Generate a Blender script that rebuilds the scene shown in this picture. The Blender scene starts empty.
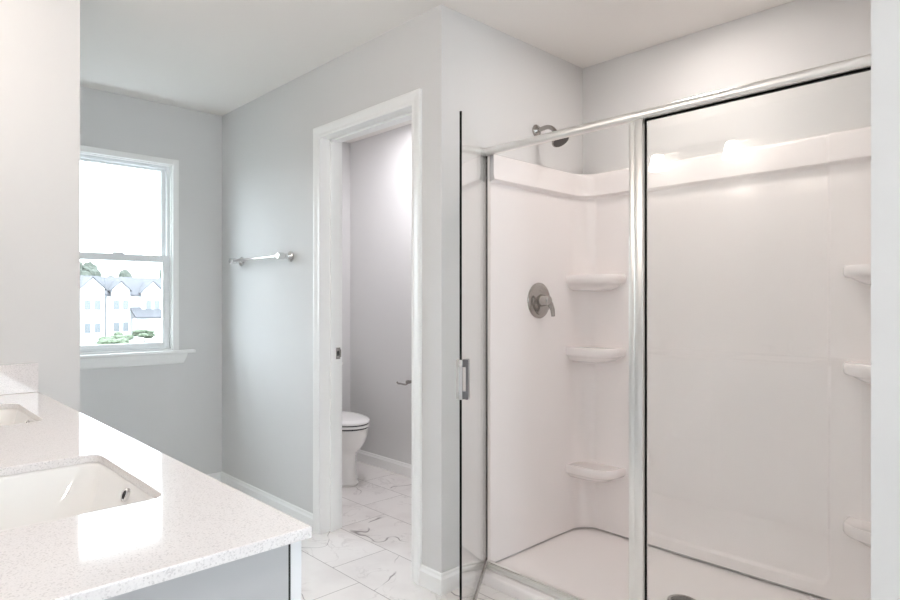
import bpy, bmesh, math, random
from mathutils import Vector, Matrix
C = bpy.context.scene.collection
S = bpy.context.scene
PI = math.pi

# ------------------------------------------------------------------ camera
cam = bpy.data.cameras.new('camera'); cam_o = bpy.data.objects.new('camera', cam); C.objects.link(cam_o)
cam_o.location = (0, 0, 1.208); cam_o.rotation_euler = (PI/2, 0, math.radians(46.25))
cam.sensor_width = 36; cam.lens = 36*620.4/900; cam.shift_y = 2/900; cam.clip_start = .02; cam.clip_end = 600
S.camera = cam_o
# ------------------------------------------------------------------ sky, exposure
W = bpy.data.worlds.new('sky'); S.world = W; W.use_nodes = True
W.node_tree.nodes['Background'].inputs[0].default_value = (.81, .92, 1, 1)
W.node_tree.nodes['Background'].inputs[1].default_value = 3.2
S.view_settings.view_transform = 'Standard'; S.view_settings.look = 'None'
S.view_settings.exposure = 1.95; S.view_settings.gamma = 1; S.view_settings.use_curve_mapping = False
DOWNLIGHT = 27; SHADE = 11.5; WC_FILL = 60; ROOM_FILL = 40
S.cycles.use_denoising = True
S.cycles.diffuse_bounces = 8; S.cycles.max_bounces = 16; S.cycles.transparent_max_bounces = 24
S.cycles.glossy_bounces = 6
S.cycles.caustics_reflective = False; S.cycles.caustics_refractive = False
S.cycles.sample_clamp_indirect = 6

# ------------------------------------------------------------------ materials
def mat(name, col, rough=.5, metal=0, coat=0, spec=.5):
    m = bpy.data.materials.new(name); m.use_nodes = True
    b = m.node_tree.nodes['Principled BSDF']
    b.inputs['Base Color'].default_value = (*col, 1); b.inputs['Roughness'].default_value = rough
    b.inputs['Metallic'].default_value = metal; b.inputs['Coat Weight'].default_value = coat
    b.inputs['Coat Roughness'].default_value = .05; b.inputs['Specular IOR Level'].default_value = spec
    return m
class N:
    def __init__(s, m): s.t = m.node_tree; s.b = s.t.nodes.get('Principled BSDF')
    def n(s, typ, **k):
        x = s.t.nodes.new(typ)
        for a, v in k.items(): setattr(x, a, v)
        return x
    def l(s, a, b): s.t.links.new(a, b)
    def math(s, op, a, b=None, c=None):
        x = s.n('ShaderNodeMath', operation=op)
        for i, v in enumerate((a, b, c)):
            if v is None: continue
            if isinstance(v, (int, float)): x.inputs[i].default_value = v
            else: s.l(v, x.inputs[i])
        return x.outputs[0]
    def mix(s, f, a, b):
        x = s.n('ShaderNodeMix', data_type='RGBA')
        for i, v in ((0, f), (6, a), (7, b)):
            if isinstance(v, (int, float)): x.inputs[i].default_value = v
            elif isinstance(v, tuple): x.inputs[i].default_value = (*v, 1)
            else: s.l(v, x.inputs[i])
        return x.outputs[2]
def painted(name, col, rough=.75, scale=260, strength=.04, coat=0):
    m = mat(name, col, rough, coat=coat); k = N(m)
    tc = k.n('ShaderNodeTexCoord'); nz = k.n('ShaderNodeTexNoise'); nz.inputs['Scale'].default_value = scale
    k.l(tc.outputs['Object'], nz.inputs['Vector'])
    bp = k.n('ShaderNodeBump'); bp.inputs['Strength'].default_value = strength; bp.inputs['Distance'].default_value = .002
    k.l(nz.outputs[0], bp.inputs['Height']); k.l(bp.outputs[0], k.b.inputs['Normal'])
    return m
M = {}
M['wall'] = painted('wall_paint', (.69, .685, .68), .85)
M['ceiling'] = painted('ceiling_paint', (.83, .80, .77), .95)
M['trim'] = painted('trim_enamel', (.88, .88, .87), .35, 60, .01)
M['cabinet'] = painted('cabinet_enamel', (.80, .81, .83), .38, 80, .01)
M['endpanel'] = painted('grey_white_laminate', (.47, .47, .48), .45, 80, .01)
M['acrylic'] = mat('white_acrylic', (.89, .85, .84), .22, coat=.12)
M['porcelain'] = mat('porcelain', (.86, .85, .83), .1, coat=.5)
M['plastic'] = mat('toilet_seat_plastic', (.86, .85, .84), .22)
M['vinyl'] = mat('window_vinyl', (.83, .85, .86), .4)
M['chrome'] = mat('polished_chrome', (.78, .78, .78), .07, 1)
M['nickel'] = mat('satin_nickel', (.44, .42, .40), .14, 1)
M['gunmetal'] = mat('dark_brushed_metal', (.22, .22, .23), .3, 1)
M['alu'] = mat('satin_aluminium', (.86, .85, .83), .28, 1)
M['dark'] = mat('rubber_and_painted_edge', (.006, .006, .006), .6, spec=.1)
M['gap'] = mat('dark_recess', (.02, .02, .02), .8)
M['mirror'] = mat('mirror_silver', (.9, .9, .9), .01, 1)
M['caulk'] = mat('grey_caulk', (.5, .49, .48), .6)
def emis(name, col, s):
    m = bpy.data.materials.new(name); m.use_nodes = True; t = m.node_tree; t.nodes.clear()
    e = t.nodes.new('ShaderNodeEmission'); e.inputs[0].default_value = (*col, 1); e.inputs[1].default_value = s
    o = t.nodes.new('ShaderNodeOutputMaterial'); t.links.new(e.outputs[0], o.inputs[0]); return m
M['downlight'] = emis('downlight_diffuser', (1, .92, .87), DOWNLIGHT)
M['shade'] = emis('lit_frosted_glass', (1, .90, .83), SHADE)
M['room_fill'] = emis('added_room_fill', (1, .95, .925), ROOM_FILL)
M['wc_fill'] = emis('added_wc_fill', (.97, .95, 1), WC_FILL)
def glass(name, tint=(.985, .99, .985), ior=1.5):
    m = bpy.data.materials.new(name); m.use_nodes = True; t = m.node_tree; t.nodes.clear(); k = N(m)
    g = k.n('ShaderNodeNewGeometry')
    e = k.math('POWER', ior, k.math('SUBTRACT', 1.0, k.math('MULTIPLY', g.outputs['Backfacing'], 2.0)))
    fr = k.n('ShaderNodeFresnel'); k.l(e, fr.inputs['IOR'])
    tr = k.n('ShaderNodeBsdfTransparent'); tr.inputs[0].default_value = (*tint, 1)
    gl = k.n('ShaderNodeBsdfGlossy'); gl.inputs['Roughness'].default_value = .015; gl.inputs[0].default_value = (1, 1, 1, 1)
    mx = k.n('ShaderNodeMixShader'); k.l(fr.outputs[0], mx.inputs[0]); k.l(tr.outputs[0], mx.inputs[1]); k.l(gl.outputs[0], mx.inputs[2])
    o = k.n('ShaderNodeOutputMaterial'); k.l(mx.outputs[0], o.inputs[0]); return m
M['glass'] = glass('clear_glass')
# quartz
def quartz():
    m = mat('speckled_quartz', (.8, .8, .8), .07); k = N(m)
    tc = k.n('ShaderNodeTexCoord')
    v = k.n('ShaderNodeTexVoronoi'); v.inputs['Scale'].default_value = 520; k.l(tc.outputs['Object'], v.inputs['Vector'])
    nz = k.n('ShaderNodeTexNoise'); nz.inputs['Scale'].default_value = 330; nz.inputs['Detail'].default_value = 3; k.l(tc.outputs['Object'], nz.inputs['Vector'])
    sep = k.n('ShaderNodeSeparateColor'); k.l(v.outputs['Color'], sep.inputs[0])
    r = k.n('ShaderNodeMapRange'); r.inputs[1].default_value = .80; r.inputs[2].default_value = .95; k.l(sep.outputs[0], r.inputs[0])
    r2 = k.n('ShaderNodeMapRange'); r2.inputs[1].default_value = .52; r2.inputs[2].default_value = .68; k.l(nz.outputs[0], r2.inputs[0])
    c = k.mix(r2.outputs[0], (.82, .79, .785), (.74, .715, .71))
    c = k.mix(k.math('MULTIPLY', r.outputs[0], .5), c, (.52, .49, .49))
    k.l(c, k.b.inputs['Base Color']); return m
M['quartz'] = quartz()
# marble floor tiles, 610 x 305, joints staggered by a third
def tiles():
    m = mat('marble_tile', (.8, .8, .8), .16); k = N(m)
    g = k.n('ShaderNodeNewGeometry'); sp = k.n('ShaderNodeSeparateXYZ'); k.l(g.outputs['Position'], sp.inputs[0])
    ry = k.math('DIVIDE', k.math('SUBTRACT', sp.outputs[1], 1.565), .3045)
    row = k.math('FLOOR', ry); fy = k.math('FRACT', ry)
    par = k.math('FLOORED_MODULO', row, 2.0)
    rx = k.math('DIVIDE', k.math('ADD', k.math('SUBTRACT', sp.outputs[0], -2.405), k.math('MULTIPLY', par, -.205)), .61)
    colid = k.math('FLOOR', rx); fx = k.math('FRACT', rx)
    dx = k.math('MULTIPLY', k.math('SUBTRACT', .5, k.math('ABSOLUTE', k.math('SUBTRACT', fx, .5))), .61)
    dy = k.math('MULTIPLY', k.math('SUBTRACT', .5, k.math('ABSOLUTE', k.math('SUBTRACT', fy, .5))), .3045)
    d = k.math('MINIMUM', dx, dy)
    gr = k.n('ShaderNodeMapRange'); gr.inputs[1].default_value = .0011; gr.inputs[2].default_value = .0021
    gr.inputs[3].default_value = 1; gr.inputs[4].default_value = 0; k.l(d, gr.inputs[0])
    cid = k.n('ShaderNodeCombineXYZ'); k.l(colid, cid.inputs[0]); k.l(row, cid.inputs[1])
    wn = k.n('ShaderNodeTexWhiteNoise', noise_dimensions='3D'); k.l(cid.outputs[0], wn.inputs['Vector'])
    off = k.n('ShaderNodeVectorMath', operation='SCALE'); k.l(wn.outputs['Color'], off.inputs[0]); off.inputs['Scale'].default_value = 31
    pv = k.n('ShaderNodeVectorMath', operation='ADD'); k.l(g.outputs['Position'], pv.inputs[0]); k.l(off.outputs[0], pv.inputs[1])
    def vein(scale, w, det, dist, amt):
        nz = k.n('ShaderNodeTexNoise'); nz.inputs['Scale'].default_value = scale; nz.inputs['Detail'].default_value = det
        nz.inputs['Roughness'].default_value = .55; nz.inputs['Distortion'].default_value = dist; k.l(pv.outputs[0], nz.inputs['Vector'])
        a = k.math('ABSOLUTE', k.math('SUBTRACT', nz.outputs[0], .5))
        r = k.n('ShaderNodeMapRange'); r.inputs[1].default_value = 0; r.inputs[2].default_value = w; r.inputs[3].default_value = 1; r.inputs[4].default_value = 0
        k.l(a, r.inputs[0])
        ms = k.n('ShaderNodeTexNoise'); ms.inputs['Scale'].default_value = 5.5; k.l(pv.outputs[0], ms.inputs['Vector'])
        mr = k.n('ShaderNodeMapRange'); mr.inputs[1].default_value = .46; mr.inputs[2].default_value = .56; k.l(ms.outputs[0], mr.inputs[0])
        return k.math('MULTIPLY', k.math('MULTIPLY', r.outputs[0], mr.outputs[0]), amt)
    v1 = vein(1.9, .0055, 2.5, .3, .85); v2 = vein(6, .03, 5, 1.0, .32)
    cl = k.n('ShaderNodeTexNoise'); cl.inputs['Scale'].default_value = 4; cl.inputs['Detail'].default_value = 4; k.l(pv.outputs[0], cl.inputs['Vector'])
    clr = k.n('ShaderNodeMapRange'); clr.inputs[1].default_value = .45; clr.inputs[2].default_value = .75; k.l(cl.outputs[0], clr.inputs[0])
    c = k.mix(clr.outputs[0], (.83, .80, .78), (.73, .69, .675))
    c = k.mix(v2, c, (.45, .41, .40)); c = k.mix(v1, c, (.20, .18, .18))
    c = k.mix(gr.outputs[0], c, (.36, .33, .32))
    k.l(c, k.b.inputs['Base Color'])
    return m
M['tile'] = tiles()

# ------------------------------------------------------------------ mesh helpers
def box(bm, x0, x1, y0, y1, z0, z1, bev=0, seg=2):
    vs = [bm.verts.new(p) for p in ((x0,y0,z0),(x1,y0,z0),(x1,y1,z0),(x0,y1,z0),(x0,y0,z1),(x1,y0,z1),(x1,y1,z1),(x0,y1,z1))]
    fs = [bm.faces.new([vs[i] for i in q]) for q in ((0,3,2,1),(4,5,6,7),(0,1,5,4),(1,2,6,5),(2,3,7,6),(3,0,4,7))]
    if bev:
        es = {e for f in fs for e in f.edges}
        bmesh.ops.bevel(bm, geom=list(es), offset=bev, segments=seg, profile=.5, affect='EDGES')
    return fs
def boxes(*a, bev=0):
    bm = bmesh.new()
    for b in a: box(bm, *b, bev=bev)
    return bm
def loft(bm, rings, cap0=True, cap1=True, closed=True):
    R = [[bm.verts.new(p) for p in r] for r in rings]; n = len(R[0])
    for a, b in zip(R, R[1:]):
        for i in range(n if closed else n-1):
            j = (i+1) % n; bm.faces.new((a[i], a[j], b[j], b[i]))
    if cap0: bm.faces.new(list(reversed(R[0])))
    if cap1: bm.faces.new(R[-1])
    return R
def frame_of(d):
    d = Vector(d).normalized(); u = Vector((0,0,1)) if abs(d.z) < .9 else Vector((1,0,0))
    a = d.cross(u).normalized(); return a, a.cross(d).normalized(), d
def tube(bm, pts, r, n=16, cap=True):
    pts = [Vector(p) for p in pts]; rr = r if isinstance(r, (list, tuple)) else [r]*len(pts)
    ref = None; rings = []
    for i, p in enumerate(pts):
        d = (pts[min(i+1, len(pts)-1)]-pts[max(i-1, 0)]).normalized()
        if ref is None: ref = frame_of(d)[0]
        a = (ref - d*ref.dot(d)).normalized(); ref = a; b = d.cross(a)
        rings.append([p + (a*math.cos(t)+b*math.sin(t))*rr[i] for t in (2*PI*q/n for q in range(n))])
    loft(bm, rings, cap, cap)
def lathe(bm, o, d, prof, n=32):
    a, b, d = frame_of(d); o = Vector(o)
    rings = [[o + d*h + (a*math.cos(t)+b*math.sin(t))*max(r, 1e-4) for t in (2*PI*q/n for q in range(n))] for r, h in prof]
    loft(bm, rings)
def arc(p0, p1, p2, n=8):   # quadratic curve
    p0, p1, p2 = map(Vector, (p0, p1, p2))
    return [p0*(1-t)**2 + p1*2*t*(1-t) + p2*t*t for t in (i/n for i in range(n+1))]
def obj(name, bm, m, parent=None, smooth=False, loc=None, kind=None):
    bmesh.ops.recalc_face_normals(bm, faces=bm.faces)
    me = bpy.data.meshes.new(name); bm.to_mesh(me); bm.free()
    for q in (m if isinstance(m, list) else [m]): me.materials.append(q)
    if smooth:
        me.shade_smooth()
        try: me.set_sharp_from_angle(angle=math.radians(smooth if smooth is not True else 40))
        except Exception: pass
    o = bpy.data.objects.new(name, me); C.objects.link(o)
    if parent: o.parent = parent; o.matrix_parent_inverse = Matrix.Translation(-parent.matrix_basis.translation) if parent.matrix_basis.translation.length else Matrix()
    if kind: o['kind'] = kind
    return o
def thing(name, label, cat, loc=(0,0,0), group=None):
    o = bpy.data.objects.new(name, None); C.objects.link(o); o.location = loc; o.empty_display_size = .05
    o['label'] = label; o['category'] = cat
    if group: o['group'] = group
    return o
def tag(o, label, cat, group=None):
    o['label'] = label; o['category'] = cat
    if group: o['group'] = group
    return o
def struct(name, bm, m, parent=None, smooth=False): return obj(name, bm, m, parent, smooth, kind='structure')
def lab(o, s): o['label'] = s; return o

# ------------------------------------------------------------------ dimensions (metres, camera above the origin)
H = 2.44; XW = -4.013; YD = 1.751; XS = -1.88; XR = -.375; YB = 2.77; YV = -.09; XE = 1.7; T = .117
XT = -2.65           # face of the stub wall that ends the vanity
DX0, DX1, DZ = -2.797, -2.060, 2.062   # doorway
WY0, WY1, WZ0, WZ1 = .545, 1.437, .905, 2.07   # window hole

# ------------------------------------------------------------------ room shell
struct('floor', boxes((XW-T, XE+T, YV-T, YB+T, -.12, 0)), M['tile'])
struct('ceiling', boxes((XW-T, XE+T, YV-T, YB+T, H, H+.12)), M['ceiling'])
struct('wall_window', boxes((XW-T, XW, YV-T, WY0, 0, H), (XW-T, XW, WY1, YB+T, 0, H), (XW-T, XW, WY0, WY1, 0, WZ0), (XW-T, XW, WY0, WY1, WZ1, H)), M['wall'])
struct('wall_doorway', boxes((XW, DX0-.012, YD, YD+T, 0, H), (DX1+.012, XS, YD, YD+T, 0, H), (DX0-.012, DX1+.012, YD, YD+T, DZ+.012, H)), M['wall'])
struct('wall_shower_left', boxes((XS-T, XS, YD+T, YB, 0, H)), M['wall'])
struct('wall_back', boxes((XW, XE, YB, YB+T, 0, H)), M['wall'])
struct('wall_shower_right', boxes((XR, XR+T, YD, YB, 0, H), (XR+T, XE, YD, YD+T, 0, H)), M['wall'])
struct('wall_vanity', boxes((XW, XE, YV-T, YV, 0, H)), M['wall'])
struct('wall_stub', boxes((XT-T, XT, YV, .609, 0, H)), M['wall'])
struct('wall_entry', boxes((XE, XE+T, YV-T, .45, 0, H), (XE, XE+T, 1.45, YD+T, 0, H), (XE, XE+T, .45, 1.45, 0, .95), (XE, XE+T, .45, 1.45, 2.0, H)), M['wall'])

def base_run(name, pts, h=.085, t=.014):
    # sweep of a baseboard profile along a plan polyline, room on the left of travel
    prof = [(0, 0), (t, 0), (t, h-.022), (t*.62, h-.012), (t*.5, h-.004), (t*.25, h), (0, h)]
    P = [Vector((*p, 0)) for p in pts]; rings = []
    for i, p in enumerate(P):
        ns = []
        if i > 0: d = (p-P[i-1]).normalized(); ns.append(Vector((-d.y, d.x, 0)))
        if i < len(P)-1: d = (P[i+1]-p).normalized(); ns.append(Vector((-d.y, d.x, 0)))
        n = ns[0] if len(ns) == 1 else (ns[0]+ns[1])/(1+ns[0].dot(ns[1]))
        rings.append([p + n*a + Vector((0, 0, z)) for a, z in prof])
    bm = bmesh.new(); loft(bm, rings); return struct(name, bm, M['trim'])
CW = .058
base_run('baseboard_doorway', [(DX0-CW, YD), (XW, YD), (XW, YV), (XT-T, YV), (XT-T, .609), (XT, .609), (XT, .45)])
base_run('baseboard_shower', [(XS, 1.938), (XS, YD), (DX1+CW, YD)])
base_run('baseboard_entry', [(-.80, YV), (XE, YV), (XE, YD), (XR, YD), (XR, 1.938)])
base_run('baseboard_toilet', [(DX1+CW, YD+T), (XS-T, YD+T), (XS-T, YB), (XW, YB), (XW, YD+T), (DX0-CW, YD+T)])

# door casing: profile swept round the opening (both sides of the wall), jamb and stop
def casing(bm, y, s, o=None):
    prof = [(0, 0), (0, .010), (.006, .013), (.020, .011), (.030, .014), (.046, .018), (CW-.004, .018), (CW, .014), (CW, 0)]
    def P(x, z, a, b): return Vector((x+a, y + s*b, z))
    rings = []
    rings.append([Vector((DX0-a, y+s*b, 0)) for a, b in prof])
    rings.append([Vector((DX0-a, y+s*b, DZ+a)) for a, b in prof])
    rings.append([Vector((DX1+a, y+s*b, DZ+a)) for a, b in prof])
    rings.append([Vector((DX1+a, y+s*b, 0)) for a, b in prof])
    loft(bm, rings)
bm = bmesh.new(); casing(bm, YD, -1); t1 = struct('trim_1', bm, M['trim'])
lab(t1, 'white moulded casing around the doorway to the toilet room')
bm = bmesh.new(); casing(bm, YD+T, 1); struct('trim_2', bm, M['trim'])
jam = boxes((DX0-.012, DX0, YD-.001, YD+T+.001, 0, DZ), (DX1, DX1+.012, YD-.001, YD+T+.001, 0, DZ), (DX0-.012, DX1+.012, YD-.001, YD+T+.001, DZ, DZ+.012),
            (DX0, DX0+.011, YD+.05, YD+.082, 0, DZ), (DX1-.011, DX1, YD+.05, YD+.082, 0, DZ), (DX0, DX1, YD+.05, YD+.082, DZ-.011, DZ))
tj = struct('trim_3', jam, M['trim'])
sp = struct('strike_plate', boxes((DX0, DX0+.0025, 1.838, 1.866, .905, .965), (DX0, DX0+.006, 1.862, 1.8695, .915, .955), bev=.001), M['nickel'], tj)
struct('latch_hole', boxes((DX0, DX0+.003, 1.845, 1.857, .922, .948)), M['gap'], sp)

# ------------------------------------------------------------------ window
win = thing('window_1', 'white double hung window with deep sill left of the towel bar', 'window', (XW, .99, WZ0)); win['kind'] = 'structure'
def rect_frame(x0, x1, y0, y1, z0, z1, wl, wr, wb, wt, bev=.002):
    return boxes((x0, x1, y0, y0+wl, z0, z1), (x0, x1, y1-wr, y1, z0, z1), (x0, x1, y0+wl, y1-wr, z0, z0+wb), (x0, x1, y0+wl, y1-wr, z1-wt, z1), bev=bev)
struct('casing', rect_frame(XW, XW+.016, WY0-.028, WY1+.030, WZ0, WZ1+.030, .036, .036, .001, .036), M['trim'], win)
struct('jamb', rect_frame(XW-T, XW, WY0, WY1, WZ0, WZ1, .012, .012, .012, .012, 0), M['trim'], win)
fx = XW-.085
struct('window_frame', rect_frame(fx, fx+.06, WY0+.012, WY1-.012, WZ0+.012, WZ1-.012, .018, .018, .016, .018), M['vinyl'], win)
zm = 1.485
def sash(x, z0, z1, wb, wt):
    f = struct('sash', rect_frame(x, x+.026, WY0+.028, WY1-.028, z0, z1, .026, .026, wb, wt), M['vinyl'], win)
    struct('pane', boxes((x+.010, x+.016, WY0+.052, WY1-.052, z0+wb-.003, z1-wt+.003)), M['glass'], f); return f
sash(fx+.006, zm-.03, WZ1-.028, .036, .014)
lo = sash(fx+.036, WZ0+.026, zm+.012, .026, .040)
for q in (.83, 1.10): struct('sash_lock', boxes((fx+.040, fx+.060, q, q+.06, zm+.012, zm+.022), bev=.003), M['vinyl'], lo)
struct('window_sill', boxes((XW-.03, XW+.045, WY0-.125, WY1+.125, WZ0-.019, WZ0+.001), bev=.005), M['trim'], win)
bm = bmesh.new()
ya, yb = WY0-.085, WY1+.085
loft(bm, [[Vector((XW, ya+a, z)), Vector((XW+p, ya+a, z)), Vector((XW+p, yb-a, z)), Vector((XW, yb-a, z))] for z, a, p in ((WZ0-.019, 0, .016), (WZ0-.045, .008, .016), (WZ0-.075, .022, .012), (WZ0-.082, .026, .008))])
struct('apron', bm, M['trim'], win)

w2 = thing('added_window', 'added window behind the camera that lets in fill daylight', 'window', (XE, .8, .8)); w2['kind'] = 'structure'  # added window, there to bring fill daylight into the room
struct('casing', rect_frame(XE-.016, XE, .40, 1.50, .90, 2.05, .06, .06, .06, .06), M['trim'], w2)
struct('window_frame', rect_frame(XE+.03, XE+.08, .45, 1.45, .95, 2.0, .05, .05, .05, .05), M['vinyl'], w2)
struct('pane', boxes((XE+.05, XE+.056, .498, 1.402, .998, 1.952)), M['glass'], w2)
# ------------------------------------------------------------------ vanity
ZC = .885; CX1 = -.783; CY1 = .475
van = thing('vanity_cabinet', 'white painted vanity cabinet under the quartz countertop', 'cabinet', (-1.72, .2, 0))
obj('body', boxes((XT+.002, -.8032, YV+.002, YV+.014, .10, ZC-.0165), (XT+.002, -.8032, YV+.014, .4465, .10, .118), (XT+.002, XT+.02, YV+.014, .4465, .118, ZC-.0165),
    (-.8212, -.8032, YV+.014, .4465, .118, ZC-.0165), (XT+.02, -.8212, .428, .4465, ZC-.06, ZC-.0165), (XT+.02, -.8212, .428, .4465, .118, .15),
    (-1.93, -1.91, YV+.014, .4465, .118, ZC-.06), (-1.545, -1.525, YV+.014, .4465, .118, ZC-.06)), M['cabinet'], van)
obj('toe_kick', boxes((XT+.002, -.803, YV+.002, .38, 0, .10)), M['cabinet'], van)
obj('shadow_gap', boxes((XT+.01, -.8012, .4467, .4503, .11, ZC-.017)), M['gap'], van)
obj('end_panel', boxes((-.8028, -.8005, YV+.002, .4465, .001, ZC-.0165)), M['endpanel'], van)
def front(name, x0, x1, z0, z1, panel=True):
    y0, y1 = .4505, .4695
    if panel:
        s = .055
        bm = boxes((x0, x0+s, y0, y1, z0, z1), (x1-s, x1, y0, y1, z0, z1), (x0+s, x1-s, y0, y1, z0, z0+s), (x0+s, x1-s, y0, y1, z1-s, z1), (x0+s, x1-s, y0, y1-.009, z0+s, z1-s))
    else: bm = boxes((x0, x1, y0, y1, z0, z1), bev=.002)
    return obj(name, bm, M['cabinet'], van)
g = .003; xs0, xs1 = XT+.006, -.8008
wd = (xs1-xs0)
cuts = [xs0, xs0+wd*.20, xs0+wd*.40, xs0+wd*.60, xs0+wd*.80, xs1]
for i in (0, 1, 3, 4):
    front('door', cuts[i]+g/2, cuts[i+1]-g/2, .115, .69)
front('false_front', cuts[0]+g/2, cuts[2]-g/2, .693, ZC-.019, False); front('false_front', cuts[3]+g/2, cuts[5]-g/2, .693, ZC-.019, False)
for a, b in ((.115, .40), (.403, .69), (.693, ZC-.019)): front('drawer', cuts[2]+g/2, cuts[3]-g/2, a, b, False)

# countertop with two rounded sink cut-outs
def rrect(x0, x1, y0, y1, r, n=6):
    out = []
    for cx, cy, a0 in ((x1-r, y1-r, 0), (x0+r, y1-r, PI/2), (x0+r, y0+r, PI), (x1-r, y0+r, 1.5*PI)):
        out += [(cx+r*math.cos(a0+i*PI/2/n), cy+r*math.sin(a0+i*PI/2/n)) for i in range(n+1)]
    return out
SINKS = [(-1.475, -1.070, .055, .372), (-2.395, -1.985, .055, .372)]
def counter():
    bm = bmesh.new(); zt, zb = ZC, ZC-.016
    outer = rrect(XT+.0015, CX1, YV+.0015, CY1, .002, 2)
    loops = [outer] + [rrect(*s, .028) for s in SINKS]
    eds = []; tops = []
    for L in loops:
        v = [bm.verts.new((x, y, zt)) for x, y in L]; tops.append(v)
        eds += [bm.edges.new((v[i], v[(i+1) % len(v)])) for i in range(len(v))]
    r = bmesh.ops.triangle_fill(bm, edges=eds, use_beauty=True)
    # drop triangles that fell inside the holes
    bad = []
    for f in bm.faces:
        c = f.calc_center_median()
        if any(s[0]+.004 < c.x < s[1]-.004 and s[2]+.004 < c.y < s[3]-.004 for s in SINKS): bad.append(f)
    bmesh.ops.delete(bm, geom=bad, context='FACES_ONLY')
    top_faces = list(bm.faces)
    mp = {}
    for f in top_faces:
        for v in f.verts:
            if v not in mp: mp[v] = bm.verts.new((v.co.x, v.co.y, zb))
    for f in top_faces: bm.faces.new([mp[v] for v in reversed(f.verts)])
    ring_edges = []
    for v in tops:
        for i in range(len(v)):
            a, b = v[i], v[(i+1) % len(v)]
            if a in mp and b in mp: bm.faces.new((a, mp[a], mp[b], b))
            ring_edges.append(bm.edges.get((a, b)))
    bmesh.ops.bevel(bm, geom=[e for e in ring_edges if e], offset=.0018, segments=2, profile=.5, affect='EDGES')
    return bm
tag(obj('countertop', counter(), M['quartz']), 'pale speckled quartz countertop with two sink cut-outs on the vanity', 'countertop')
tag(obj('side_splash', boxes((XT+.0015, XT+.0205, YV+.022, CY1-.002, ZC+.0005, ZC+.104), bev=.0015), M['quartz']), 'short speckled quartz splash standing against the stub wall at the counter end', 'backsplash')
tag(obj('back_splash', boxes((XT+.0015, CX1, YV+.0015, YV+.0205, ZC+.0005, ZC+.104), bev=.0015), M['quartz']), 'long speckled quartz splash along the wall behind the faucets', 'backsplash')

def sink(i, s, label):
    t = thing('sink', label, 'sink', ((s[0]+s[1])/2, (s[2]+s[3])/2, ZC-.16), 'undermount sinks')
    x0, x1, y0, y1 = s; zt = ZC-.0165
    def R(dx, dyf, dyb, r, z): return [Vector((x, y, z)) for x, y in rrect(x0+dx, x1-dx, y0+dyb, y1-dyf, r, 6)]
    rings = [R(-.022, -.022, -.022, .045, zt), R(.000, .000, .000, .032, zt-.0005), R(.004, .004, .004, .034, zt-.006),
             R(.022, .020, .012, .05, zt-.05), R(.050, .045, .026, .055, zt-.095), R(.085, .07, .05, .06, zt-.122), R(.13, .105, .09, .05, zt-.132)]
    inner = rings
    outer = [[v + Vector((0, 0, -.012)) for v in r] for r in reversed(rings)]
    outer = [R(.13, .105, .09, .05, zt-.146), R(.078, .064, .044, .06, zt-.136), R(.042, .037, .018, .055, zt-.10), R(.010, .010, .002, .05, zt-.05), R(-.022, -.022, -.022, .045, zt-.012)]
    bm = bmesh.new(); loft(bm, rings + outer + [rings[0]], False, False)
    # close bottom (two caps)
    bmesh.ops.remove_doubles(bm, verts=bm.verts, dist=1e-5)
    b = obj('basin', bm, M['porcelain'], t, smooth=50)
    bm = bmesh.new(); cx = (x0+x1)/2; cy = (y0+y1)/2-.01
    box(bm, x0+.125, x1-.125, y0+.085, y1-.10, zt-.1465, zt-.1315); obj('basin_floor', bm, M['porcelain'], b)
    bm = bmesh.new(); lathe(bm, (cx, cy, zt-.133), (0, 0, 1), [(.034, 0), (.034, .004), (.028, .006), (.026, .003), (.012, .003), (.012, .008), (0, .009)])
    obj('drain', bm, M['chrome'], t, smooth=35)
    # overflow ring on the front slope
    ox, oy, oz = (x0+x1)/2+.027, y1-.0125, zt-.0175
    n = Vector((0, -1, .36)).normalized()
    bm = bmesh.new(); lathe(bm, Vector((ox, oy, oz))-n*.004, n, [(.0125, 0), (.0125, .005), (.0105, .007), (.0078, .0055), (.0078, .002)], 28)
    ov = obj('overflow_ring', bm, M['chrome'], t, smooth=35)
    bm = bmesh.new(); lathe(bm, Vector((ox, oy, oz))-n*.001, n, [(.0076, 0), (.0076, .003)], 24)
    obj('overflow_hole', bm, M['gap'], ov)
    return t
sink(0, SINKS[0], 'white rectangular undermount sink nearest the open end of the countertop')
sink(1, SINKS[1], 'white rectangular undermount sink beside the short side splash')

def faucet(cx, label):
    t = thing('faucet', label, 'faucet', (cx, -.01, ZC), 'bathroom faucets')
    bm = bmesh.new(); lathe(bm, (cx, -.01, ZC+.0005), (0, 0, 1), [(.026, 0), (.026, .006), (.020, .012), (.016, .05), (.015, .11), (.012, .125)])
    tube(bm, arc((cx, -.01, ZC+.09), (cx, .02, ZC+.15), (cx, .10, ZC+.105)), [.013, .013, .013, .012, .012, .011, .011, .011, .011])
    obj('spout', bm, M['chrome'], t, smooth=40)
    for s in (-1, 1):
        bm = bmesh.new(); lathe(bm, (cx+s*.10, -.01, ZC+.0005), (0, 0, 1), [(.025, 0), (.025, .006), (.018, .012), (.015, .045), (.008, .055)])
        tube(bm, [(cx+s*.10, -.01, ZC+.05), (cx+s*.13, -.01, ZC+.06), (cx+s*.165, -.01, ZC+.058)], [.009, .008, .006])
        obj('handle', bm, M['chrome'], t, smooth=40)
faucet(-1.272, 'chrome two-handle faucet behind the sink at the open counter end')
faucet(-2.19, 'chrome two-handle faucet behind the sink beside the side splash')
vl = thing('vanity_light', 'two-shade vanity light with white bell shades on the wall above the vanity', 'wall light', (-1.84, YV, 2.2))
obj('backplate', boxes((-2.0, -1.68, YV+.0005, YV+.022, 2.17, 2.27), bev=.004), M['nickel'], vl)
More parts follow.
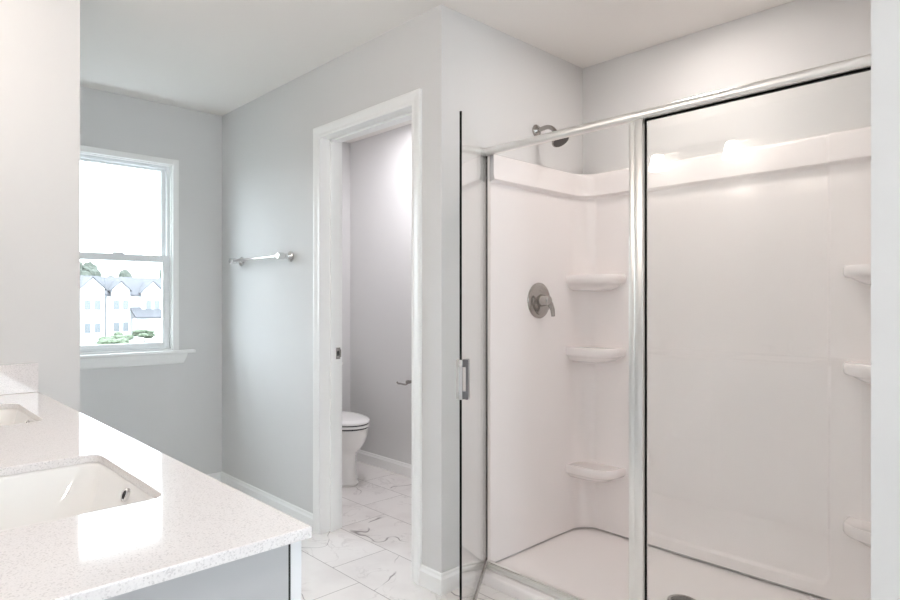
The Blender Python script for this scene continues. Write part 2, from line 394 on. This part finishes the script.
bm = bmesh.new(); tube(bm, [(-2.16, -.045, 2.235), (-1.52, -.045, 2.235)], .009); tube(bm, [(-1.9, YV+.02, 2.235), (-1.9, -.045, 2.235)], .008); tube(bm, [(-1.78, YV+.02, 2.235), (-1.78, -.045, 2.235)], .008)
obj('bar', bm, M['nickel'], vl, smooth=40)
for x in (-2.09, -1.59):
    bm = bmesh.new(); tube(bm, [(x, -.045, 2.235), (x, .035, 2.24), (x, .05, 2.215)], .007); obj('arm', bm, M['nickel'], vl, smooth=40)
    bm = bmesh.new(); lathe(bm, (x, .05, 2.215), (0, 0, -1), [(.026, 0), (.036, .004), (.044, .04), (.056, .10), (.056, .103), (.0, .1)])
    lab(obj('shade', bm, M['shade'], vl, smooth=40), 'lit white bell glass shade')

# ------------------------------------------------------------------ towel bar
tb = thing('towel_bar', 'chrome towel bar on the wall between window and doorway', 'towel bar', (-3.41, YD, 1.462))
yb_ = YD-.062
for x in (-3.715, -3.11):
    bm = bmesh.new(); lathe(bm, (x, YD-.0003, 1.462), (0, -1, 0), [(.030, 0), (.030, .007), (.026, .011), (.019, .018), (.015, .028), (.015, .042), (.019, .047), (.019, .078), (.014, .083)], 28)
    obj('post', bm, M['chrome'], tb, smooth=35)
bm = bmesh.new(); tube(bm, [(-3.715, yb_, 1.462), (-3.11, yb_, 1.462)], .0085, 20); obj('bar', bm, M['chrome'], tb, smooth=40)

# ------------------------------------------------------------------ toilet
ty = 2.36; tx = XW+.004
toi = thing('toilet', 'white two-piece toilet with closed lid seen through the doorway', 'toilet', (-3.7, ty, 0))
def egg(xf, xb, hw, z, n=40, pw=2.0, y=ty):
    # front half ellipse, back squarer; x from xb (back) to xf (front)
    out = []; xm = xb + (xf-xb)*.42
    for i in range(n):
        a = 2*PI*i/n; c, s = math.cos(a), math.sin(a)
        if c >= 0: p = (xm + (xf-xm)*c, hw*s)
        else: p = (xm + (xm-xb)*(-1)*abs(c)**.75, hw*math.copysign(abs(s)**.85, s))
        out.append(Vector((p[0], y+p[1], z)))
    return out
bm = bmesh.new()
loft(bm, [egg(-3.375, -3.93, .128, .0), egg(-3.370, -3.93, .131, .012), egg(-3.385, -3.93, .120, .03), egg(-3.392, -3.92, .116, .10), egg(-3.392, -3.92, .116, .19), egg(-3.380, -3.92, .122, .215), egg(-3.345, -3.92, .146, .245), egg(-3.315, -3.92, .167, .29), egg(-3.303, -3.92, .178, .335), egg(-3.300, -3.92, .181, .372), egg(-3.306, -3.91, .174, .378)])
obj('bowl', bm, M['porcelain'], toi, smooth=45)
bm = bmesh.new(); loft(bm, [egg(-3.305, -3.79, .174, .3765), egg(-3.305, -3.79, .174, .3865)])
obj('seat_gap_shade', bm, M['gap'], toi)  # near-black layer painting the shade between bowl and seat
bm = bmesh.new(); loft(bm, [egg(-3.300, -3.80, .180, .3855), egg(-3.292, -3.80, .186, .389), egg(-3.292, -3.80, .186, .400), egg(-3.300, -3.80, .180, .403)])
st = obj('seat', bm, M['plastic'], toi, smooth=45)
bm = bmesh.new(); loft(bm, [egg(-3.302, -3.79, .177, .402), egg(-3.302, -3.79, .177, .410)])
obj('lid_gap_shade', bm, M['gap'], st)  # near-black filler, paints the shaded line under the lid
bm = bmesh.new(); loft(bm, [egg(-3.302, -3.80, .179, .409), egg(-3.294, -3.80, .185, .413), egg(-3.295, -3.80, .185, .423), egg(-3.306, -3.79, .176, .430), egg(-3.36, -3.76, .13, .436), egg(-3.47, -3.68, .05, .438)])
obj('lid', bm, M['plastic'], toi, smooth=45)
bm = bmesh.new(); box(bm, tx, -3.815, ty-.205, ty+.205, .378, .745, bev=.02, seg=3); tk = obj('tank', bm, M['porcelain'], toi, smooth=40)
bm = bmesh.new(); box(bm, tx, -3.805, ty-.213, ty+.213, .746, .775, bev=.009, seg=3); obj('tank_lid', bm, M['porcelain'], toi, smooth=40)
bm = bmesh.new(); lathe(bm, (-3.815, ty-.15, .69), (1, 0, 0), [(.012, 0), (.012, .012), (.006, .016)]); tube(bm, [(-3.803, ty-.15, .69), (-3.798, ty-.11, .686), (-3.798, ty-.075, .682)], [.006, .006, .007]); obj('flush_lever', bm, M['chrome'], toi, smooth=40)

tp = thing('toilet_paper_holder', 'empty nickel toilet paper holder on the toilet room wall', 'paper holder', (-3.30, YB, .65))
bm = bmesh.new(); lathe(bm, (-3.235, YB-.0003, .665), (0, -1, 0), [(.026, 0), (.026, .006), (.018, .012), (.011, .02), (.011, .055), (.013, .06), (.013, .078), (.008, .082)]); obj('post', bm, M['nickel'], tp, smooth=40)
bm = bmesh.new(); tube(bm, arc((-3.235, YB-.068, .665), (-3.245, YB-.068, .645), (-3.27, YB-.068, .645), 6) + [Vector((-3.345, YB-.068, .647)), Vector((-3.352, YB-.068, .655))], .006); obj('arm', bm, M['nickel'], tp, smooth=40)

# ------------------------------------------------------------------ shower pan
pan = thing('shower_pan', 'low white acrylic shower base with raised front curb', 'shower base', (-1.13, 2.35, 0))
DR = (-1.138, 2.362)
def ss(a, b, x):
    t = min(1, max(0, (x-a)/(b-a))); return t*t*(3-2*t)
def panz(x, y):
    r = math.hypot(x-DR[0], y-DR[1])
    z = .022 + .016*min(1, r/.75)
    c = 1-ss(2.018, 2.030, y)
    return z*(1-c) + .044*c
xs = [XS+.002 + (XR-.004-XS)*i/60 for i in range(61)]
ys = [1.941 + .012*i/4 for i in range(5)] + [1.96, 1.99, 2.01] + [2.018+.002*i for i in range(7)] + [2.04+(YB-.002-2.04)*i/30 for i in range(31)]
bm = bmesh.new(); V = []
bot = [bm.verts.new((x, 1.941, .0005)) for x in xs]
V.append(bot)
for j, y in enumerate(ys):
    row = []
    for x in xs:
        z = panz(x, y)
        if j < 5: q = (y-1.941)/.012; z = .044-.012*(1-math.sqrt(max(0, 1-(1-q)**2)))
        row.append(bm.verts.new((x, y, z)))
    V.append(row)
for a, b in zip(V, V[1:]):
    for i in range(len(xs)-1): bm.faces.new((a[i], a[i+1], b[i+1], b[i]))
bb = [bm.verts.new((x, YB-.002, .0005)) for x in xs]
for i in range(len(xs)-1):
    bm.faces.new((V[-1][i], V[-1][i+1], bb[i+1], bb[i]))
bm.faces.new([r[0] for r in V] + [bb[0]]); bm.faces.new([r[-1] for r in V] + [bb[-1]])
bm.faces.new(bot + list(reversed(bb)))
obj('base', bm, M['acrylic'], pan, smooth=50)
bm = bmesh.new(); lathe(bm, (*DR, .0215), (0, 0, 1), [(.056, 0), (.056, .004), (.05, .0065), (.046, .005), (.0, .005)], 36); dr = obj('drain', bm, M['nickel'], pan, smooth=35)
bm = bmesh.new()
for k in range(-4, 5):
    h = math.sqrt(max(0, .043**2-(k*.0095)**2)); box(bm, DR[0]-h, DR[0]+h, DR[1]+k*.0095-.0024, DR[1]+k*.0095+.0024, .0262, .0269)
obj('drain_slots', bm, M['gap'], dr)

# ------------------------------------------------------------------ moulded surround: one height field run along a U-shaped path
sur = thing('shower_surround', 'glossy white moulded shower wall surround with corner shelves', 'shower surround', (-1.13, YB, .045))
YF = 2.030; RC = .125; ZT = 1.868
def path():
    out = []; n = 44
    for i in range(n): out.append((XS, YF+(YB-RC-YF)*i/n, 1, 0))
    for i in range(13):
        a = PI - PI/2*i/12; out.append((XS+RC+RC*math.cos(a), YB-RC+RC*math.sin(a), -math.cos(a), -math.sin(a)))
    xa, xb = XS+RC, XR-RC; xx = [xa+(xb-xa)*i/70 for i in range(1, 70)]
    for c in (-1.528, -.729): xx += [c + d*.0025 for d in range(-6, 7)]
    for x in sorted(xx): out.append((x, YB, 0, -1))
    for i in range(13):
        a = PI/2 - PI/2*i/12; out.append((XR-RC+RC*math.cos(a), YB-RC+RC*math.sin(a), -math.cos(a), -math.sin(a)))
    for i in range(1, n+1): out.append((XR, YB-RC-(YB-RC-YF)*i/n, -1, 0))
    return out
def off(x, y, back, z):
    o = .010
    o += .022*ss(1.738, 1.752, z)                       + .005*math.exp(-((z-1.752)/.008)**2)
    if back:                                            # sunk centre field with rounded lower corners
        cx, hw, r = -1.1285, .3995, .05; zb = .098
        dx = abs(x-cx)-(hw-r); dz = (zb+r)-z
        d = math.hypot(max(dx, 0), max(dz, 0)) + min(max(dx, dz), 0) - r
        o += .010*ss(-.009, .009, d)
    else: o += .006
    return o
zs = [.046, .06, .075] + [.085+.004*i for i in range(9)] + [.125, .135, .148, .165] + [.19+(1.70-.19)*i/40 for i in range(41)] + [1.715, 1.728] + [1.735+.002*i for i in range(11)] + [1.77, 1.80, 1.83, 1.852]
pp = path(); bm = bmesh.new(); rows = []
for z in zs:
    rows.append([bm.verts.new((p[0]+p[2]*off(p[0], p[1], abs(p[3]) > .99, z), p[1]+p[3]*off(p[0], p[1], abs(p[3]) > .99, z), z)) for p in pp])
for dz, k in ((.006, .003), (.011, .008), (.0155, .016), (.016, .030), (.016, 1)):
    rows.append([])
    for p in pp:
        o = off(p[0], p[1], abs(p[3]) > .99, 1.852); o = max(.0008, o-k)
        rows[-1].append(bm.verts.new((p[0]+p[2]*o, p[1]+p[3]*o, 1.852+dz)))
for r in rows: # front flanges
    for idx in (0, -1):
        p = pp[idx]; v = bm.verts.new((p[0]+p[2]*.0008, YF-.004, r[idx].co.z))
        (r.insert(0, v) if idx == 0 else r.append(v))
for a, b in zip(rows, rows[1:]):
    for i in range(len(a)-1): bm.faces.new((a[i], a[i+1], b[i+1], b[i]))
obj('panel', bm, M['acrylic'], sur, smooth=60)
# caulk line at the foot
bm = bmesh.new(); R_ = []
for p in pp:
    R_.append([Vector((p[0]+p[2]*a, p[1]+p[3]*a, z)) for a, z in ((.010, .0405), (.0168, .0405), (.0168, .0445), (.012, .046))])
loft(bm, R_); obj('caulk_joint', bm, M['caulk'], sur)
def shelf(side, z):
    x0 = XS+.018 if side < 0 else XR-.018; y0 = YB-.022
    sx = 1 if side < 0 else -1
    A, B = (.245, .150) if side < 0 else (.272, .150)
    def outl(k, zz):
        a, b = A*k, B*k
        pts = [(sx*a*math.cos(t)**.5, -b*math.sin(t)**.5) for t in [PI/2*i/24 for i in range(25)]]
        pts = [(sx*a, .01)] + pts + [(-sx*.01, -b), (-sx*.01, .01)]
        return [Vector((x0+p[0], y0+p[1], zz)) for p in pts]
    bm = bmesh.new()
    loft(bm, [outl(k, z+d) for k, d in ((.90, .026), (.95, .031), (.985, .031), (1.0, .026), (1.005, .012), (1.0, -.004), (.975, -.012), (.90, -.017), (.85, -.026), (.76, -.038), (.60, -.047))])
    return obj('shelf', bm, M['acrylic'], sur, smooth=55)
for z in (1.312, .950, .356):
    shelf(-1, z); shelf(1, z)

# ------------------------------------------------------------------ shower enclosure
YH = 2.012; enc = thing('shower_enclosure', 'framed glass shower enclosure with hinged door standing open', 'shower enclosure', (-1.13, YH, .044))
xl, xr = XS+.002, XR-.002
def extr_x(bm, x0, x1, prof): loft(bm, [[Vector((x, YH+a, b)) for a, b in prof] for x in (x0, x1)])
oval = [(-.008+.0185*math.copysign(abs(math.cos(t))**.7, math.cos(t)), 1.868+.0165*math.copysign(abs(math.sin(t))**.8, math.sin(t))) for t in [2*PI*i/28 for i in range(28)]]
bm = bmesh.new(); extr_x(bm, XS+.002, XR-.002, oval); obj('header', bm, M['alu'], enc, smooth=35)
bm = bmesh.new(); extr_x(bm, xl, xr, [(-.026, .0445), (-.026, .052), (-.018, .060), (-.006, .062), (-.006, .068), (.008, .068), (.008, .061), (.0125, .057), (.0125, .0445)]); obj('sill_track', bm, M['alu'], enc)
obj('wall_jamb', boxes((xl+.0005, xl+.019, YH-.003, YH+.0125, .062, 1.853), bev=.002), M['alu'], enc)
obj('wall_jamb', boxes((xr-.016, xr, YH-.016, YH+.012, .062, 1.853), bev=.002), M['alu'], enc)
bm = boxes((-1.162, -1.139, YH-.015, YH+.015, .062, 1.853), (-1.137, -1.104, YH-.021, YH+.017, .062, 1.853), (-1.141, -1.134, YH-.010, YH+.010, .062, 1.853), bev=.003)
obj('post', bm, M['alu'], enc, smooth=40)
obj('fixed_pane', boxes((-1.106, xr-.008, YH-.003, YH+.003, .063, 1.856)), M['glass'], enc)
obj('seal', boxes((-1.1055, -1.1005, YH-.004, YH+.004, .062, 1.852), (-1.1005, xr-.016, YH-.004, YH+.004, 1.8455, 1.853), (xr-.020, xr-.016, YH-.004, YH+.004, .062, 1.845), (-1.1005, xr-.016, YH-.004, YH+.004, .062, .070)), M['dark'], enc)
# swung-open door, built along +X from the hinge and turned
HX, HY = xl+.008, YH; ang = -math.atan2(.549, .392); DL = .668
Rz = Matrix.Translation((HX, HY, 0)) @ Matrix.Rotation(ang, 4, 'Z')
def dobj(name, bm, m, parent, smooth=False):
    bmesh.ops.transform(bm, matrix=Rz, verts=bm.verts); return obj(name, bm, m, parent, smooth)
bm = bmesh.new(); fs = box(bm, .006, DL, -.004, .004, .078, 1.850)
fs[3].material_index = 1  # glass edge coloured dark in place of its internal reflection
door = dobj('glass_door', bm, [M['glass'], M['dark']], enc)
lab(door, 'clear glass door standing open towards the room')
obj('hinge_seal', boxes((xl+.0125, xl+.0185, YH-.013, YH-.0035, .068, 1.850)), M['dark'], door)
dobj('bottom_rail', boxes((.012, DL-.003, -.009, .009, .060, .082), bev=.002), M['nickel'], door)
bm = boxes((DL-.034, DL+.003, -.0065, .0065, .879, 1.014), bev=.0015)
hd = dobj('handle', bm, M['chrome'], door)
dobj('inner_grip', boxes((DL-.040, DL-.005, .016, .024, .879, 1.014), (DL-.036, DL-.010, .006, .016, .879, .905), (DL-.036, DL-.010, .006, .016, .988, 1.014), bev=.001), M['gunmetal'], hd)
dobj('outer_grip', boxes((DL-.040, DL-.008, -.018, -.012, .879, 1.014), (DL-.034, DL-.012, -.012, -.006, .879, .905), (DL-.034, DL-.012, -.012, -.006, .988, 1.014), bev=.001), M['alu'], hd)

# ------------------------------------------------------------------ shower fittings
sx_, sy_ = XS+.0005, 2.376
sh = thing('showerhead', 'nickel shower head on bent arm above the header bar', 'shower head', (XS, sy_, 2.035))
bm = bmesh.new(); lathe(bm, (sx_, sy_, 2.035), (1, 0, 0), [(.030, 0), (.030, .004), (.026, .010), (.014, .016), (.011, .02)], 32); obj('flange', bm, M['nickel'], sh, smooth=35)
bm = bmesh.new(); tube(bm, [(sx_+.01, sy_, 2.036), (sx_+.05, sy_, 2.040)] + arc((sx_+.06, sy_, 2.041), (sx_+.098, sy_, 2.040), (sx_+.122, sy_, 1.995), 8), .0105); obj('arm', bm, M['nickel'], sh, smooth=45)
hd_d = Vector((.55, -.05, -.83)).normalized()
bm = bmesh.new(); lathe(bm, Vector((sx_+.120, sy_, 2.0)), hd_d, [(.012, 0), (.015, .006), (.013, .014), (.020, .022), (.040, .036), (.043, .042), (.043, .048), (.038, .050), (.038, .049)], 36)
spray = obj('spray_head', bm, M['nickel'], sh, smooth=35)
bm = bmesh.new(); lathe(bm, Vector((sx_+.120, sy_, 2.0))+hd_d*.0492, hd_d, [(.0375, 0), (.036, .0015), (0, .0018)], 36); lab(obj('spray_face', bm, mat('grey_spray_face', (.10, .095, .09), .5), spray, smooth=35), 'dark grey spray face')
va = thing('shower_valve', 'round nickel shower valve with lever on the left shower wall', 'shower valve', (XS+.015, 2.376, 1.215))
vx, vy, vz = XS+.0165, 2.376, 1.215
bm = bmesh.new(); lathe(bm, (vx, vy, vz), (1, 0, 0), [(.086, 0), (.086, .003), (.080, .008), (.066, .011), (.060, .0095), (.040, .012), (.034, .014)], 44); obj('escutcheon', bm, M['nickel'], va, smooth=30)
bm = bmesh.new(); lathe(bm, (vx+.012, vy, vz), (1, 0, 0), [(.030, 0), (.028, .018), (.024, .030), (.024, .048), (.018, .054), (0, .056)], 32); hb = obj('hub', bm, M['nickel'], va, smooth=35)
bm = bmesh.new(); tube(bm, [(vx+.05, vy, vz), (vx+.058, vy+.014, vz-.016), (vx+.060, vy+.030, vz-.045), (vx+.058, vy+.036, vz-.075)], [.016, .014, .0105, .0095]); obj('lever', bm, M['nickel'], va, smooth=45)

# ------------------------------------------------------------------ ceiling lights
def can(x, y, label, m, group='recessed ceiling lights'):
    t = thing('recessed_light', label, 'ceiling light', (x, y, H), group)
    bm = bmesh.new(); lathe(bm, (x, y, H-.0005), (0, 0, -1), [(.095, 0), (.095, .005), (.088, .010), (.076, .010), (.074, .004)], 40); obj('trim_ring', bm, M['trim'], t, smooth=35)
    bm = bmesh.new(); lathe(bm, (x, y, H-.004), (0, 0, -1), [(.0735, 0), (.0735, .005), (0, .0055)], 40); obj('diffuser', bm, m, t, smooth=35)
can(-1.15, 2.30, 'recessed ceiling light above the shower', M['downlight'])
can(-.05, .25, 'added ceiling fill light near the open end of the vanity', M['room_fill'])  # added, unseen lamp that raises the room brightness
can(-3.05, 2.36, 'added ceiling fill light in the toilet room', M['wc_fill'])  # added out of view to brighten the toilet room

# ------------------------------------------------------------------ outside: ground, houses, trees
ZG = -4.3
def ground_mat():
    m = mat('pale_ground', (.3, .3, .28), .9); k = N(m)
    g_ = k.n('ShaderNodeNewGeometry'); nz = k.n('ShaderNodeTexNoise'); nz.inputs['Scale'].default_value = .12; nz.inputs['Detail'].default_value = 5; k.l(g_.outputs['Position'], nz.inputs['Vector'])
    r = k.n('ShaderNodeMapRange'); r.inputs[1].default_value = .4; r.inputs[2].default_value = .62; k.l(nz.outputs[0], r.inputs[0])
    k.l(k.mix(r.outputs[0], (.08, .09, .07), (.20, .195, .185)), k.b.inputs['Base Color']); return m
struct('ground', boxes((-420, -7, -170, 220, ZG-.3, ZG)), ground_mat())
struct('wall_exterior', boxes((XW-T-.12, XW-T-.001, YV-T, WY0-.02, ZG, H+.3), (XW-T-.12, XW-T-.001, WY1+.02, YB+T, ZG, H+.3), (XW-T-.12, XW-T-.001, WY0-.02, WY1+.02, ZG, WZ0-.02), (XW-T-.12, XW-T-.001, WY0-.02, WY1+.02, WZ1+.02, H+.3)), M['vinyl'])
road = struct('road', boxes((-82, -76, -80, 120, ZG, ZG+.04)), mat('asphalt', (.24, .24, .25), .9))
M['siding'] = mat('white_siding', (.62, .62, .63), .8); M['roof'] = mat('grey_shingle', (.062, .062, .07), .9)
M['bluegrey'] = mat('blue_grey_siding', (.30, .32, .36), .8); M['pane_dark'] = mat('window_pane_grey', (.10, .11, .12), .3)
def gable(bm, x0, x1, y0, y1, z0, ze, zr, axis):
    # walls only, ridge along axis
    if axis == 'x': pr = [(y0, z0), (y1, z0), (y1, ze), ((y0+y1)/2, zr), (y0, ze)]; loft(bm, [[Vector((x, a, b)) for a, b in pr] for x in (x0, x1)])
    else: pr = [(x0, z0), (x1, z0), (x1, ze), ((x0+x1)/2, zr), (x0, ze)]; loft(bm, [[Vector((a, y, b)) for a, b in pr] for y in (y0, y1)])
def groof(bm, x0, x1, y0, y1, ze, zr, axis, ov=.35, t=.18):
    if axis == 'x':
        c = (y0+y1)/2; s = (zr-ze)/((y1-y0)/2); e = ze-ov*s
        pr = [(y0-ov, e+.02), (c, zr+.02), (y1+ov, e+.02), (y1+ov, e+t), (c, zr+t), (y0-ov, e+t)]
        loft(bm, [[Vector((x, a, b)) for a, b in pr] for x in (x0-ov, x1+ov)])
    else:
        c = (x0+x1)/2; s = (zr-ze)/((x1-x0)/2); e = ze-ov*s
        pr = [(x0-ov, e+.02), (c, zr+.02), (x1+ov, e+.02), (x1+ov, e+t), (c, zr+t), (x0-ov, e+t)]
        loft(bm, [[Vector((a, y, b)) for a, b in pr] for y in (y0-ov, y1+ov)])
def house(x0, y0, W, gables, porch, label, wm, L=9, ze=6.6, zr=9.2):
    # street front faces +X; main ridge along Y, front gables (y0, y1, step, apex) and a low porch roof
    t = thing('house', label, 'house', (x0, y0+W/2, ZG), 'houses across the street')
    bm = bmesh.new(); gable(bm, x0-L, x0, y0, y0+W, ZG, ZG+ze, ZG+zr, 'y')
    for a, b, p, q in gables: gable(bm, x0-2.5, x0+p, a, b, ZG, ZG+q-(b-a)*.5, ZG+q, 'x')
    box(bm, x0, x0+2.6, porch[0], porch[1], ZG, ZG+3.1)
    obj('wall', bm, wm, t)
    bm = bmesh.new(); groof(bm, x0-L, x0, y0, y0+W, ZG+ze, ZG+zr, 'y')
    for a, b, p, q in gables: groof(bm, x0-2.8, x0+p, a, b, ZG+q-(b-a)*.5, ZG+q, 'x', .25, .15)
    loft(bm, [[Vector((x0-.1, y, ZG+4.6)), Vector((x0+2.9, y, ZG+3.1)), Vector((x0+2.9, y, ZG+3.3)), Vector((x0-.1, y, ZG+4.8))] for y in (porch[0]-.3, porch[1]+.3)])
    obj('roof', bm, M['roof'], t)
    for a, b, p, q in gables:
        c = (a+b)/2; xx = x0+p
        for zz in (4.4, 1.2):
            if zz < 3 and a < porch[1] and b > porch[0]: continue
            for dy in (-.62, .62): obj('window', boxes((xx, xx+.05, c+dy-.38, c+dy+.38, ZG+zz, ZG+zz+1.35)), M['pane_dark'], t)
    obj('garage_door', boxes((x0+2.6, x0+2.65, porch[0]+.5, porch[1]-.5, ZG, ZG+2.3)), M['trim'], t)
house(-98, 12.6, 12.9, [(13.4, 16.4, 1.0, 8.6), (22.3, 25.3, 1.2, 8.9)], (16.9, 21.6), 'white two-storey house at the left of the window view', M['siding'])
house(-100, 26.4, 11.0, [(26.9, 29.3, .8, 8.5), (31.0, 34.2, .6, 8.6)], (29.8, 34.8), 'white two-storey house with porch roof at the right of the window view', M['siding'])
def foliage_mat(n, c): return mat(n, c, .9)
M['leaf'] = foliage_mat('grey_green_leaves', (.055, .062, .05)); M['leaf2'] = foliage_mat('green_leaves', (.075, .095, .06)); M['bark'] = mat('bark', (.1, .09, .08), .9)
def tree(x, y, h, r, label, m, seed, name='tree', cat='tree', group='trees behind the houses', z0=ZG):
    rnd = random.Random(seed); t = thing(name, label, cat, (x, y, z0), group)
    bm = bmesh.new(); tube(bm, [(x, y, z0), (x+.1, y, z0+h*.55)], [.05*h*.6, .02*h*.6], 8); obj('trunk' if name == 'tree' else 'stem', bm, M['bark'], t)
    bm = bmesh.new()
    for k in range(16):
        a = rnd.uniform(0, 2*PI); q = rnd.uniform(0, 1); rr = r*.62*math.sqrt(rnd.uniform(0, 1)); zz = z0+h*(.38+.5*q)
        m4 = Matrix.Translation((x+rr*math.cos(a), y+rr*math.sin(a), zz)) @ Matrix.Diagonal((*(r*rnd.uniform(.3, .5),)*2, h*rnd.uniform(.10, .16), 1))
        ret = bmesh.ops.create_icosphere(bm, subdivisions=3, radius=1, matrix=m4)
        for v in ret['verts']: v.co += Vector((rnd.uniform(-1, 1), rnd.uniform(-1, 1), rnd.uniform(-1, 1)))*r*.06
    obj('foliage', bm, m, t, smooth=False)
for i, (x, y, h, r, s) in enumerate(((-122, 29.5, 12.6, 3.2, 'tall grey green tree rising behind the roof of the left house'), (-132, 37.2, 11.6, 3, 'rounded tree behind the gap between the two white houses'), (-135, 47, 10.8, 4.5, 'low broad tree behind the right white house'),
                                   (-118, 41.0, 12.6, 1.5, 'slim tall tree at the far right of the window view'))):
    tree(x, y, h, r, s, M['leaf'], 11+i)
for i, (x, y, h, r, s) in enumerate(((-72, 19.4, 1.9, 1.7, 'green shrub on the lawn before the left white house'), (-84, 23.8, 1.9, 1.5, 'green shrub between the two white houses'), (-90, 28.4, 1.8, 1.5, 'green shrub before the porch of the right white house'))):
    tree(x, y, h, r, s, M['leaf2'], 31+i, 'shrub', 'shrub', 'front yard shrubs')
